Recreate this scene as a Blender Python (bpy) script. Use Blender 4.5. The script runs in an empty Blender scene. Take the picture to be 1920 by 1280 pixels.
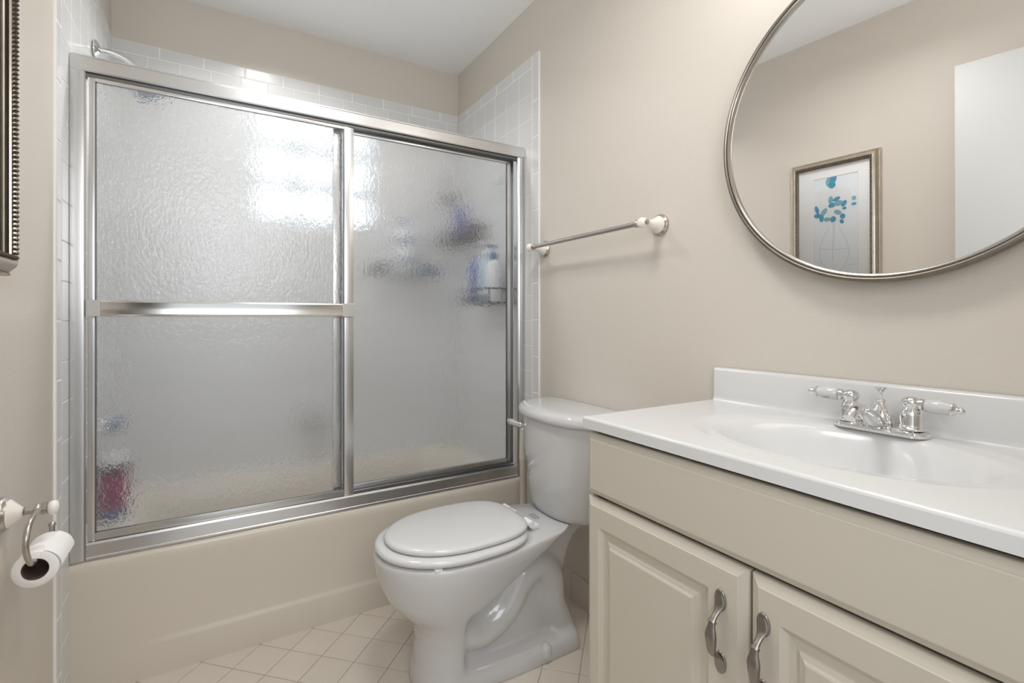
import bpy, bmesh, math, random
from mathutils import Vector, Matrix
sin, cos, pi = math.sin, math.cos, math.pi
sc = bpy.context.scene
col = sc.collection

# ------------------------------------------------------------------ camera
CAMZ = 1.08
cd = bpy.data.cameras.new('camera'); cam = bpy.data.objects.new('camera', cd); col.objects.link(cam)
cd.sensor_width = 36; cd.sensor_fit = 'HORIZONTAL'; cd.lens = 924.2 * 36 / 1920
cd.shift_y = -(640 - 595.4) / 1920
cd.clip_start = .02
cam.location = (0, 0, CAMZ); cam.rotation_euler = (pi / 2, 0, -math.radians(31.18))
sc.camera = cam
# ------------------------------------------------------------------ view and world
sc.view_settings.view_transform = 'Standard'; sc.view_settings.look = 'None'
sc.view_settings.gamma = 1; sc.view_settings.use_curve_mapping = False
sc.view_settings.exposure = 0.35
sc.cycles.use_denoising = True
sc.cycles.max_bounces = 14; sc.cycles.diffuse_bounces = 6; sc.cycles.glossy_bounces = 6
sc.cycles.transmission_bounces = 10; sc.cycles.transparent_max_bounces = 12
sc.cycles.sample_clamp_indirect = 6
w = bpy.data.worlds.new('world'); sc.world = w; w.use_nodes = True
w.node_tree.nodes['Background'].inputs[0].default_value = (.93, .96, 1, 1)
w.node_tree.nodes['Background'].inputs[1].default_value = .8

def area(name, loc, target, size, power, color=(1, 1, 1), sy=None, spread=180):
    l = bpy.data.lights.new(name, 'AREA'); l.energy = power; l.color = color; l.size = size
    l.spread = math.radians(spread)
    if sy: l.shape = 'RECTANGLE'; l.size_y = sy
    o = bpy.data.objects.new(name, l); col.objects.link(o); o.location = loc
    o.rotation_euler = (Vector(target) - Vector(loc)).to_track_quat('-Z', 'Y').to_euler()
    return o
def lamp(name, loc, power, rad, color):
    l = bpy.data.lights.new(name, 'POINT'); l.energy = power; l.color = color; l.shadow_soft_size = rad
    o = bpy.data.objects.new(name, l); col.objects.link(o); o.location = loc
area('ceiling_lamp_light', (.40, .84, 2.36), (.40, .90, 0), .32, 5.8, (1, .99, .98), .32, 165)
for y_ in (.225, .375, .525, .675): lamp('vanity_bulb_light', (1.03, y_, 2.07), .75, .07, (1, .98, .95))
area('shower_fill_light', (.20, 2.02, 2.430), (.32, 2.10, 0), .13, 4.8, (1, .995, .985), None, 135)  # added fill to brighten the tub area behind the glass
area('doorway_daylight', (.10, -.42, 1.60), (.50, 1.6, 1.75), 0.66, 7.6, (.98, .99, 1), .85)

# ------------------------------------------------------------------ materials
def nodes(name):
    m = bpy.data.materials.new(name); m.use_nodes = True
    return m, m.node_tree.nodes, m.node_tree.links, m.node_tree.nodes['Principled BSDF']
def pmat(name, color, rough=.5, metal=0, bump=0, bscale=80, spec=.5, coat=0, var=0, vscale=6, stretch=None, trans=0, sss=0):
    m, N, L, P = nodes(name)
    P.inputs['Base Color'].default_value = (*color, 1); P.inputs['Roughness'].default_value = rough
    P.inputs['Metallic'].default_value = metal; P.inputs['Specular IOR Level'].default_value = spec
    P.inputs['Coat Weight'].default_value = coat; P.inputs['Coat Roughness'].default_value = .05
    P.inputs['Transmission Weight'].default_value = trans
    tc = N.new('ShaderNodeTexCoord'); mp = N.new('ShaderNodeMapping'); L.new(tc.outputs['Object'], mp.inputs[0])
    if stretch: mp.inputs['Scale'].default_value = stretch
    if bump:
        n = N.new('ShaderNodeTexNoise'); n.inputs['Scale'].default_value = bscale; n.inputs['Detail'].default_value = 4
        b = N.new('ShaderNodeBump'); b.inputs['Strength'].default_value = bump; b.inputs['Distance'].default_value = .002
        L.new(mp.outputs[0], n.inputs[0]); L.new(n.outputs[0], b.inputs['Height']); L.new(b.outputs[0], P.inputs['Normal'])
    if var:
        n = N.new('ShaderNodeTexNoise'); n.inputs['Scale'].default_value = vscale; n.inputs['Detail'].default_value = 5
        r = N.new('ShaderNodeMixRGB'); r.inputs[1].default_value = (*[c * (1 - var) for c in color], 1)
        r.inputs[2].default_value = (*[min(1, c * (1 + var)) for c in color], 1)
        L.new(mp.outputs[0], n.inputs[0]); L.new(n.outputs[0], r.inputs[0]); L.new(r.outputs[0], P.inputs['Base Color'])
    return m
def emat(name, color, s):
    m, N, L, P = nodes(name); P.inputs['Base Color'].default_value = (*color, 1)
    P.inputs['Emission Color'].default_value = (*color, 1); P.inputs['Emission Strength'].default_value = s
    return m
PAINT = pmat('wall_paint', (.655, .608, .545), .45, bump=.25, bscale=220, var=.012, vscale=3)
CEIL = pmat('ceiling_paint', (.92, .925, .925), .8, bump=.15, bscale=200)
TILE = pmat('white_wall_tile', (.72, .725, .725), .22, var=.02, vscale=9)
TGROUT = pmat('wall_grout', (.90, .90, .89), .8)
FTILE = pmat('beige_floor_tile', (.69, .63, .555), .42, bump=.1, bscale=60, var=.04, vscale=12)
FGROUT = pmat('floor_grout', (.36, .31, .25), .9)
TUB = pmat('almond_tub_enamel', (.67, .62, .545), .22, bump=.05, bscale=8)
ALU = pmat('satin_aluminium', (.66, .66, .665), .27, 1, bump=.02, bscale=60, stretch=(1, 1, 30))
ALUD = pmat('dark_track_aluminium', (.22, .22, .22), .4, 1)
BRIGHT = pmat('bright_aluminium', (.72, .715, .70), .14, 1)
CHROME = pmat('chrome', (.78, .78, .78), .06, 1)
NICKEL = pmat('brushed_nickel', (.52, .49, .45), .25, 1)
PEWTER = pmat('antique_pewter', (.30, .275, .25), .34, 1, var=.15, vscale=60)
DARKRING = pmat('dark_bronze', (.16, .14, .125), .35, 1)
PORC = pmat('white_porcelain', (.60, .60, .605), .10, coat=.3)
PORCW = pmat('cream_porcelain', (.86, .82, .76), .10, coat=.5)
SEAT = pmat('white_seat_enamel', (.66, .66, .66), .16)
MARBLE = pmat('cultured_marble', (.68, .68, .68), .18)
CAB = pmat('taupe_cabinet_paint', (.565, .52, .44), .38, bump=.04, bscale=150, var=.015, vscale=5)
CABIN = pmat('cabinet_inside', (.10, .085, .07), .8)
DOORW = pmat('white_door_paint', (.53, .54, .53), .45)
PAPER = pmat('toilet_paper', (.90, .89, .88), .95, bump=.3, bscale=300)
CARD = pmat('brown_cardboard', (.13, .09, .07), .9)
RUBBER = pmat('dark_ink', (.05, .05, .05), .6)
BLACKW = pmat('black_coated_wire', (.02, .022, .025), .4)
BLUE = pmat('cobalt_plastic', (.008, .02, .36), .3)
TEAL = pmat('teal_blue_plastic', (.01, .12, .28), .3)
PALEB = pmat('pale_blue_plastic', (.52, .66, .74), .3)
WHITEP = pmat('white_plastic', (.88, .88, .9), .3)
MAGENTA = pmat('magenta_plastic', (.30, .008, .11), .3)
MAROON = pmat('dark_maroon_plastic', (.06, .008, .03), .35)
GREYP = pmat('grey_mesh', (.22, .22, .23), .9, bump=1, bscale=100)
STEELB = pmat('blue_grey_head', (.16, .22, .34), .35, .4)
BEIGEP = pmat('beige_plastic', (.66, .57, .48), .4)
CREAMP = pmat('cream_textured_grip', (.74, .70, .62), .5)
GOLD = pmat('antique_gold_leaf', (.56, .50, .42), .30, .85, var=.25, vscale=35, bump=.08, bscale=90)
ROPE = pmat('dark_rope_gilt', (.13, .105, .085), .35, .8)
MAT = pmat('mat_board', (.93, .94, .95), .9)
PRINT = pmat('print_paper', (.88, .92, .97), .9, var=.03, vscale=14)
LEAFA = pmat('leaf_blue', (.10, .36, .53), .9, var=.35, vscale=50)
LEAFB = pmat('leaf_pale_teal', (.25, .50, .58), .9, var=.25, vscale=50)
PETAL = pmat('petal_white', (.87, .88, .89), .9)
LINE = pmat('vase_line', (.60, .68, .75), .9)
MIRR = pmat('mirror_silver', (.93, .93, .93), .01, 1)
TANKLBL = pmat('grey_print', (.12, .12, .12), .7)
BULB = emat('lamp_glass', (1, .95, .88), 2.5)

def rain_glass():
    m = bpy.data.materials.new('rain_glass'); m.use_nodes = True; N = m.node_tree.nodes; L = m.node_tree.links
    N.remove(N['Principled BSDF']); out = N['Material Output']
    tc = N.new('ShaderNodeTexCoord'); mp = N.new('ShaderNodeMapping'); mp.inputs['Scale'].default_value = (1, 1, .62)
    L.new(tc.outputs['Object'], mp.inputs[0])
    n1 = N.new('ShaderNodeTexNoise'); n1.inputs['Scale'].default_value = 105; n1.inputs['Detail'].default_value = 1.5
    n2 = N.new('ShaderNodeTexNoise'); n2.inputs['Scale'].default_value = 330; n2.inputs['Detail'].default_value = 1
    L.new(mp.outputs[0], n1.inputs[0]); L.new(mp.outputs[0], n2.inputs[0])
    ma = N.new('ShaderNodeMath'); ma.operation = 'MULTIPLY_ADD'; ma.inputs[1].default_value = .34
    L.new(n2.outputs[0], ma.inputs[0]); L.new(n1.outputs[0], ma.inputs[2])
    b = N.new('ShaderNodeBump'); b.inputs['Strength'].default_value = .36; b.inputs['Distance'].default_value = .005
    L.new(ma.outputs[0], b.inputs['Height'])
    g = N.new('ShaderNodeBsdfGlass'); g.inputs['IOR'].default_value = 1.45; g.inputs['Roughness'].default_value = .025
    g.inputs['Color'].default_value = (.97, .975, .98, 1)
    L.new(b.outputs[0], g.inputs['Normal'])
    t = N.new('ShaderNodeBsdfTranslucent'); t.inputs['Color'].default_value = (.8, .81, .82, 1)
    d = N.new('ShaderNodeBsdfDiffuse'); d.inputs['Color'].default_value = (.7, .7, .7, 1)
    m1 = N.new('ShaderNodeMixShader'); m1.inputs[0].default_value = .5
    L.new(t.outputs[0], m1.inputs[1]); L.new(d.outputs[0], m1.inputs[2])
    m2 = N.new('ShaderNodeMixShader'); m2.inputs[0].default_value = .08
    L.new(g.outputs[0], m2.inputs[1]); L.new(m1.outputs[0], m2.inputs[2])
    tr = N.new('ShaderNodeBsdfTransparent'); m3 = N.new('ShaderNodeMixShader'); m3.inputs[0].default_value = .06
    L.new(m2.outputs[0], m3.inputs[1]); L.new(tr.outputs[0], m3.inputs[2])
    L.new(m3.outputs[0], out.inputs[0])
    return m
RAIN = rain_glass()
def pane_glass():
    m = bpy.data.materials.new('picture_glass'); m.use_nodes = True; N = m.node_tree.nodes; L = m.node_tree.links
    N.remove(N['Principled BSDF']); out = N['Material Output']
    t = N.new('ShaderNodeBsdfTransparent'); g = N.new('ShaderNodeBsdfGlossy'); g.inputs['Roughness'].default_value = .02
    f = N.new('ShaderNodeFresnel'); f.inputs[0].default_value = 1.28
    mx = N.new('ShaderNodeMixShader'); L.new(f.outputs[0], mx.inputs[0]); L.new(t.outputs[0], mx.inputs[1]); L.new(g.outputs[0], mx.inputs[2])
    L.new(mx.outputs[0], out.inputs[0]); return m
PGLASS = pane_glass()
def block_glass():
    m, N, L, P = nodes('daylit_glass_block')
    P.inputs['Base Color'].default_value = (.25, .28, .3, 1); P.inputs['Roughness'].default_value = .12
    n = N.new('ShaderNodeTexNoise'); n.inputs['Scale'].default_value = 22; n.inputs['Detail'].default_value = 2
    b = N.new('ShaderNodeBump'); b.inputs['Strength'].default_value = .6; b.inputs['Distance'].default_value = .01
    tc = N.new('ShaderNodeTexCoord'); L.new(tc.outputs['Object'], n.inputs[0]); L.new(n.outputs[0], b.inputs['Height']); L.new(b.outputs[0], P.inputs['Normal'])
    P.inputs['Emission Color'].default_value = (.88, .94, 1, 1); P.inputs['Emission Strength'].default_value = WIN
    return m
WIN = 1.2
BLOCK = block_glass()

# ------------------------------------------------------------------ mesh helpers
class MB:
    def __init__(s): s.v = []; s.f = []; s.m = []; s.mi = 0
    def add(s, vs, fs):
        b = len(s.v); s.v += [tuple(p) for p in vs]; s.f += [tuple(i + b for i in f) for f in fs]; s.m += [s.mi] * len(fs); return s
    def box(s, x0, x1, y0, y1, z0, z1, bev=0):
        if bev:
            bm = bmesh.new(); bmesh.ops.create_cube(bm, size=1)
            for v in bm.verts: v.co = ((x0 + x1) / 2 + v.co.x * (x1 - x0), (y0 + y1) / 2 + v.co.y * (y1 - y0), (z0 + z1) / 2 + v.co.z * (z1 - z0))
            bmesh.ops.bevel(bm, geom=bm.edges[:], offset=bev, segments=2, affect='EDGES', profile=.6)
            bm.verts.ensure_lookup_table(); bm.verts.index_update()
            s.add([v.co[:] for v in bm.verts], [[v.index for v in f.verts] for f in bm.faces]); bm.free(); return s
        v = [(x, y, z) for x in (x0, x1) for y in (y0, y1) for z in (z0, z1)]
        return s.add(v, [(0, 1, 3, 2), (4, 6, 7, 5), (0, 4, 5, 1), (2, 3, 7, 6), (0, 2, 6, 4), (1, 5, 7, 3)])
    def rings(s, rs, cap0=True, cap1=True, closed=True):
        n = len(rs[0]); vs = [p for r in rs for p in r]; fs = []
        for i in range(len(rs) - 1):
            for j in range(n if closed else n - 1):
                k = (j + 1) % n; fs.append((i * n + j, i * n + k, (i + 1) * n + k, (i + 1) * n + j))
        if cap0: fs.append(tuple(range(n))[::-1])
        if cap1: fs.append(tuple(range((len(rs) - 1) * n, len(rs) * n)))
        return s.add(vs, fs)
    def lathe(s, prof, o=(0, 0, 0), axis=(0, 0, 1), n=28):
        A = Vector(axis).normalized(); U = A.orthogonal().normalized(); V = A.cross(U); o = Vector(o)
        return s.rings([[o + A * h + (U * cos(2 * pi * j / n) + V * sin(2 * pi * j / n)) * max(r, 1e-5) for j in range(n)] for r, h in prof])
    def tube(s, path, rad, n=14, flat=None, up=None):
        P = [Vector(p) for p in path]; m = len(P)
        R = rad if isinstance(rad, (list, tuple)) else [rad] * m
        rs = []; N0 = None
        for i in range(m):
            T = (P[min(i + 1, m - 1)] - P[max(i - 1, 0)]).normalized()
            if N0 is None: N0 = Vector(up) if up else T.orthogonal()
            N0 = (N0 - T * N0.dot(T)).normalized(); B = T.cross(N0)
            a, b = (R[i] if isinstance(R[i], (list, tuple)) else (R[i], R[i]))
            rs.append([P[i] + N0 * a * cos(2 * pi * j / n) + B * b * sin(2 * pi * j / n) for j in range(n)])
        return s.rings(rs)
    def ball(s, c, r, n=20, sq=(1, 1, 1)):
        k = n // 2
        return s.rings([[(c[0] + sq[0] * r * sin(pi * (i + .02) / (k + .04)) * cos(2 * pi * j / n), c[1] + sq[1] * r * sin(pi * (i + .02) / (k + .04)) * sin(2 * pi * j / n), c[2] + sq[2] * r * cos(pi * (i + .02) / (k + .04))) for j in range(n)][::-1] for i in range(k + 1)])
ORG = {}
def build(mb, name, mats, parent=None, ang=35, sm=True, mod=None, loc=None):
    me = bpy.data.meshes.new(name)
    o0 = ORG.get(parent, Vector((0, 0, 0))) if parent is not None else Vector(loc or (0, 0, 0))
    me.from_pydata([tuple(Vector(p) - o0) for p in mb.v], [], mb.f); 
    for m in (mats if isinstance(mats, (list, tuple)) else [mats]): me.materials.append(m)
    for p, i in zip(me.polygons, mb.m): p.material_index = i
    bm = bmesh.new(); bm.from_mesh(me); bmesh.ops.recalc_face_normals(bm, faces=bm.faces); bm.to_mesh(me); bm.free()
    if sm:
        for p in me.polygons: p.use_smooth = True
        me.set_sharp_from_angle(angle=math.radians(ang))
    o = bpy.data.objects.new(name, me); col.objects.link(o)
    if parent is not None: o.parent = parent; ORG[o] = o0
    else: o.location = o0; ORG[o] = o0
    if mod:
        b = o.modifiers.new('bevel', 'BEVEL'); b.width = mod; b.segments = 2; b.limit_method = 'ANGLE'
    return o
def thing(name, loc, label, cat, group=None):
    o = bpy.data.objects.new(name, None); col.objects.link(o); o.location = loc; o.empty_display_size = .05
    o['label'] = label; o['category'] = cat
    if group: o['group'] = group
    ORG[o] = Vector(loc); return o
def struct(mb, name, m, ang=35, sm=True, parent=None, label=None):
    o = build(mb, name, m, parent, ang, sm)
    if parent is None: o['kind'] = 'structure'
    if label: o['label'] = label
    return o
def box(*a): return MB().box(*a)
def curve_pts(P, k=8):
    P = [Vector(p) for p in P]; Q = [P[0] * 2 - P[1]] + P + [P[-1] * 2 - P[-2]]; out = []
    for i in range(1, len(Q) - 2):
        for j in range(k):
            t = j / k; a, b, c, d = Q[i - 1], Q[i], Q[i + 1], Q[i + 2]
            out.append(.5 * ((2 * b) + (c - a) * t + (2 * a - 5 * b + 4 * c - d) * t * t + (3 * b - a - 3 * c + d) * t ** 3))
    return out + [P[-1]]
def lerps(vals, k=8):
    return [v.x for v in curve_pts([(v, 0, 0) for v in vals], k)]
def sstep(a, b, x):
    t = max(0, min(1, (x - a) / (b - a))); return t * t * (3 - 2 * t)

# ------------------------------------------------------------------ the room
XL, XR, YD, YB, ZC, YF = -.3484, 1.1756, 1.834, 2.5356, 2.4468, -.15
wr = struct(box(XR + .006, XR + .12, YF - .1, YB + .1, 0, ZC), 'wall_right', PAINT, sm=False)
wl = struct(box(XL - .12, XL - .006, YF - .1, YB + .1, 0, ZC), 'wall_left', PAINT, sm=False)
WX0, WX1, WZ0, WZ1 = .155, .700, 1.525, 2.072
b = MB(); b.box(XL - .006, XR + .006, YB + .006, YB + .12, 0, WZ0); b.box(XL - .006, XR + .006, YB + .006, YB + .12, WZ1, ZC)
b.box(XL - .006, WX0, YB + .006, YB + .12, WZ0, WZ1); b.box(WX1, XR + .006, YB + .006, YB + .12, WZ0, WZ1)
wb = struct(b, 'wall_back', PAINT, sm=False)
b = MB(); b.box(XL - .006, -.29, YF - .1, YF, 0, ZC); b.box(.50, XR + .006, YF - .1, YF, 0, ZC); b.box(-.29, .50, YF - .1, YF, 2.07, ZC)
wf = struct(b, 'wall_front', PAINT, sm=False)
struct(box(XL - .12, XR + .12, YF - .1, YB + .12, ZC, ZC + .1), 'ceiling', CEIL, sm=False)
fl = struct(box(XL - .12, XR + .12, YF - .1, YB + .12, -.1, -.0015), 'floor', FGROUT, sm=False)
# floor tiles laid on the diagonal, cut at the walls and the tub
def tile_mesh(rects, place, th=.006, gap=.0024, bev=.0014):
    mb = MB()
    for (a0, a1, c0, c1) in rects:
        g = gap / 2; R = [(a0 + g, c0 + g), (a1 - g, c0 + g), (a1 - g, c1 - g), (a0 + g, c1 - g)]
        i = bev; S = [(a0 + g + i, c0 + g + i), (a1 - g - i, c0 + g + i), (a1 - g - i, c1 - g - i), (a0 + g + i, c1 - g - i)]
        mb.rings([[place(p[0], p[1], 0) for p in R], [place(p[0], p[1], th - bev * .7) for p in R], [place(p[0], p[1], th) for p in S]], cap0=False)
    return mb
TP = .1155; r2 = math.sqrt(.5); ox, oy = .132, 1.826
rects = [(i * TP, (i + 1) * TP, j * TP, (j + 1) * TP) for i in range(-22, 18) for j in range(-22, 12)]
rects = [r for r in rects if XL - .1 < ox + (r[0] - r[2]) * r2 < XR + .1 and YF - .2 < oy + (r[0] + r[2]) * r2 + .08 < 2.0]
mb = tile_mesh(rects, lambda a, c, h: (ox + (a - c) * r2, oy + (a + c) * r2, -.004 + h), .004, .0022, .001)
ft = struct(mb, 'floor_tiles', FTILE, sm=False, parent=fl)
bm = bmesh.new(); bm.from_mesh(ft.data)
for co, no in (((XL + .0, 0, 0), (-1, 0, 0)), ((XR - .0, 0, 0), (1, 0, 0)), ((0, YF, 0), (0, -1, 0)), ((0, 1.829, 0), (0, 1, 0))):
    bmesh.ops.bisect_plane(bm, geom=bm.verts[:] + bm.edges[:] + bm.faces[:], plane_co=co, plane_no=no, clear_outer=True)
bm.to_mesh(ft.data); bm.free()
# wall tile surrounds: square field tiles, a long border tile round the outside
TC = .109
def side_tiles(X, d, y0, parent, nm):
    ys = y0 + .0515
    R = [(ys + i * TC, min(ys + (i + 1) * TC, YB), 2.160 - (j + 1) * TC, 2.160 - j * TC) for i in range(8) for j in range(20) if ys + i * TC < YB - .01]
    R = [r if r[2] > 0 else (r[0], r[1], .0, r[3]) for r in R if r[3] > .01]
    pl = lambda a, c, h: (X + d * (-.0055 + h), a, c)
    struct(tile_mesh(R, pl), 'tile_field', TILE, parent=parent, ang=20)
    zj = 2.2095; B = []
    tops = [2.2095, 2.0079, 1.8546]; z = 1.8546
    while z > 0: z -= .1562; tops.append(max(z, 0))
    for a, c in zip(tops[:-1], tops[1:]): B.append((y0, ys, c, a))
    a = ys
    while a < YB - .01: B.append((a, min(a + .158, YB), 2.160, 2.2095)); a += .158
    mb = tile_mesh(B, pl, .0062, .0024, .003)
    struct(mb, 'tile_border', TILE, parent=parent, ang=20)
    g = MB(); g.box(min(X - d * .006, X - d * .0005), max(X - d * .006, X - d * .0005), y0 + .001, YB, 0, 2.2085)
    struct(g, 'tile_grout', TGROUT, parent=parent, sm=False)
side_tiles(XR, -1, 1.7225, wr, 'right')
side_tiles(XL, 1, 1.700, wl, 'left')
def cut(rects):
    out = []
    for a0, a1, c0, c1 in rects:
        if a0 < WX1 and a1 > WX0 and c0 < WZ1 and c1 > WZ0:
            if c1 > WZ1 + .004: out.append((a0, a1, WZ1, c1))
            if c0 < WZ0 - .004: out.append((a0, a1, c0, WZ0))
            l, h = max(c0, WZ0), min(c1, WZ1)
            if a0 < WX0 - .004: out.append((a0, WX0, l, h))
            if a1 > WX1 + .004: out.append((WX1, a1, l, h))
        else: out.append((a0, a1, c0, c1))
    return out
xs0 = XR - .0622; P2 = .1123
R = []
for i in range(-1, 14):
    a1 = XR - .0622 - (i) * P2; a0 = a1 - P2
    if i == -1: a0, a1 = XR - .0622, XR
    a0 = max(a0, XL)
    if a1 - a0 < .01: continue
    for j in range(17): R.append((a0, a1, 2.1625 - (j + 1) * TC, 2.1625 - j * TC))
struct(tile_mesh(cut(R), lambda a, c, h: (a, YB - (-.0055 + h), c)), 'tile_field', TILE, parent=wb, ang=20)
B = []; a = XR - .106
B.append((a, XR, 2.1625, 2.2125))
while a > XL + .01: B.append((max(a - .158, XL), a, 2.1625, 2.2125)); a -= .158
struct(tile_mesh(B, lambda a, c, h: (a, YB - (-.0055 + h), c), .0062, .0024, .003), 'tile_border', TILE, parent=wb, ang=20)
g = MB()
for a in ((XL, XR, .3, WZ0), (XL, XR, WZ1, 2.2115), (XL, WX0, WZ0, WZ1), (WX1, XR, WZ0, WZ1)): g.box(a[0], a[1], YB + .0005, YB + .006, a[2], a[3])
struct(g, 'tile_grout', TGROUT, parent=wb, sm=False)
# glass block window in the back wall
BMORT = pmat('block_mortar', (.50, .53, .55), .8)
g = MB(); g.box(WX0, WX1, YB + .025, YB + .11, WZ0, WZ0 + .004)
for i in range(4): g.box(WX0 + i * .1805 - .014, WX0 + i * .1805 + .016, YB + .003, YB + .10, WZ0, WZ1)
for j in range(4): g.box(WX0, WX1, YB + .003, YB + .10, WZ0 + j * .181 - .014, WZ0 + j * .181 + .016)
g.v = [(x, y, min(max(z, WZ0), WZ1)) for x, y, z in g.v]; g.v = [(min(max(x, WX0), WX1), y, z) for x, y, z in g.v]
win = struct(g, 'window_1', BMORT, sm=False, label='glass block window above the tub, behind the textured shower doors')
for i in range(3):
    for j in range(3):
        x0 = WX0 + i * .1805 + .016; z0 = WZ0 + j * .181 + .016
        build(MB().box(x0, x0 + .150, YB + .004, YB + .085, z0, z0 + .150, .016), 'glass_block', BLOCK, win)
# tiled baseboard on the right wall between tub and vanity
bb = MB(); y = 1.715
while y > .87:
    bb.box(XR - .004, XR + .006, max(y - .107, .86), y - .0015, .0, .1045, .002); y -= .1085
struct(bb, 'baseboard_right', FTILE)
bb = MB(); y = 1.695
while y > -.1:
    bb.box(XL - .006, XL + .003, max(y - .107, -.14), y - .0015, .0, .1045, .002); y -= .1085
struct(bb, 'baseboard_left', FTILE)
struct(MB().box(-.35, -.295, YF - .002, YF + .012, 0, 2.12, .003).box(.50, .56, YF - .002, YF + .012, 0, 2.12, .003).box(-.295, .50, YF - .002, YF + .012, 2.06, 2.12, .003), 'trim_1', DOORW, parent=None)

# open bathroom door, seen in the mirror
d = bpy.data.objects.new('door_1', None); col.objects.link(d); d['kind'] = 'structure'; d['label'] = 'plain white door standing open against the left wall'; ORG[d] = Vector((0, 0, 0))
dm = MB(); dm.box(-.0175, .0175, 0, .762, .015, 2.047, .002)
do = build(dm, 'door_slab', DOORW, d)
d.location = (-.285, -.135, 0); d.rotation_euler = (0, 0, -.090)
# ------------------------------------------------------------------ bathtub
tub = thing('bathtub', (.41, 2.15, 0), 'almond alcove bathtub with a smooth apron, below the sliding shower doors', 'bathtub')
NX = 80
prof = [(1.834, .0), (1.832, .03), (1.832, .095), (1.8335, .103), (1.8375, .108), (1.8385, .115), (1.838, .2), (1.836, .33), (1.834, .352), (1.8345, .366), (1.838, .377), (1.845, .384), (1.855, .386), (1.900, .386)]
prof2 = [(1.834, .0), (1.8345, .03), (1.835, .095), (1.8355, .103), (1.8358, .108), (1.836, .115), (1.8365, .2)] + prof[7:]
ap = MB(); rs = []
for i in range(NX + 1):
    x = XL + (XR - XL) * i / NX; t = sstep(-.25, .05, x)
    rs.append([(x, (p[0] * t + q[0] * (1 - t)) - .006, p[1]) for p, q in zip(prof, prof2)])
ap.rings(rs, cap0=False, cap1=False, closed=False)
build(ap, 'apron', TUB, tub, ang=60)
def rr(x0, x1, y0, y1, r, z, n=8):
    P = []
    for cx, cy, a0 in ((x1 - r, y1 - r, 0), (x0 + r, y1 - r, pi / 2), (x0 + r, y0 + r, pi), (x1 - r, y0 + r, 1.5 * pi)):
        P += [(cx + r * cos(a0 + i * pi / 2 / n), cy + r * sin(a0 + i * pi / 2 / n), z) for i in range(n + 1)]
    return P
ba = MB()
ba.rings([rr(XL + .001, XR - .001, 1.894, YB - .001, .002, .386), rr(XL + .12, XR - .12, 1.925, YB - .05, .11, .386), rr(XL + .128, XR - .128, 1.933, YB - .058, .11, .380),
          rr(XL + .15, XR - .16, 1.95, YB - .075, .12, .28), rr(XL + .17, XR - .20, 1.965, YB - .09, .12, .12), rr(XL + .20, XR - .24, 1.99, YB - .12, .12, .08), rr(XL + .3, XR - .4, 2.09, YB - .22, .1, .075)], cap0=False)
build(ba, 'basin', TUB, tub, ang=50)

# ------------------------------------------------------------------ shower enclosure
enc = thing('shower_door_frame', (.41, 1.86, .386), 'satin aluminium header, side jambs and bottom track framing the tub doors', 'shower frame')
X0, X1 = XL + .0015, XR - .0015
def extr(prof, x0, x1): return MB().rings([[(x0, y, z) for y, z in prof], [(x1, y, z) for y, z in prof]])
hd = [(1.831, 1.783), (1.829, 1.787), (1.829, 1.821), (1.833, 1.826), (1.838, 1.8275), (1.838, 1.831), (1.893, 1.831), (1.893, 1.783), (1.888, 1.783), (1.888, 1.80), (1.835, 1.80), (1.835, 1.783)]
build(extr(hd, X0, X1 - .0005), 'header', ALU, enc, ang=25)
build(extr([(1.84, 1.775), (1.84, 1.7995), (1.887, 1.7995), (1.887, 1.775), (1.862, 1.775), (1.862, 1.79), (1.858, 1.79), (1.858, 1.775)], X0 + .03, X1 - .03), 'guide_rail', ALUD, enc, ang=25)
tr = [(1.832, .3865), (1.832, .392), (1.834, .394), (1.836, .428), (1.839, .4335), (1.843, .434), (1.843, .41), (1.864, .41), (1.864, .434), (1.867, .434), (1.867, .41), (1.892, .41), (1.892, .434), (1.896, .434), (1.896, .3865)]
build(extr(tr, X0 + .0345, X1 - .0355), 'bottom_track', ALU, enc, ang=25)
def vert(prof, z0, z1): return MB().rings([[(x, y, z0) for x, y in prof], [(x, y, z1) for x, y in prof]])
lj = [(X0, 1.830), (X0 + .010, 1.829), (X0 + .030, 1.832), (X0 + .0335, 1.835), (X0 + .0335, 1.842), (X0 + .018, 1.842), (X0 + .018, 1.893), (X0, 1.893)]
build(vert(lj, .3865, 1.783), 'side_jamb', ALU, enc, ang=25)
rj = [(X1, 1.830), (X1 - .008, 1.829), (X1 - .010, 1.833), (X1 - .024, 1.834), (X1 - .027, 1.836), (X1 - .0335, 1.838), (X1 - .0345, 1.842), (X1 - .018, 1.842), (X1 - .018, 1.893), (X1, 1.893)]
build(vert(rj, .3865, 1.783), 'side_jamb', ALU, enc, ang=25)
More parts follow.
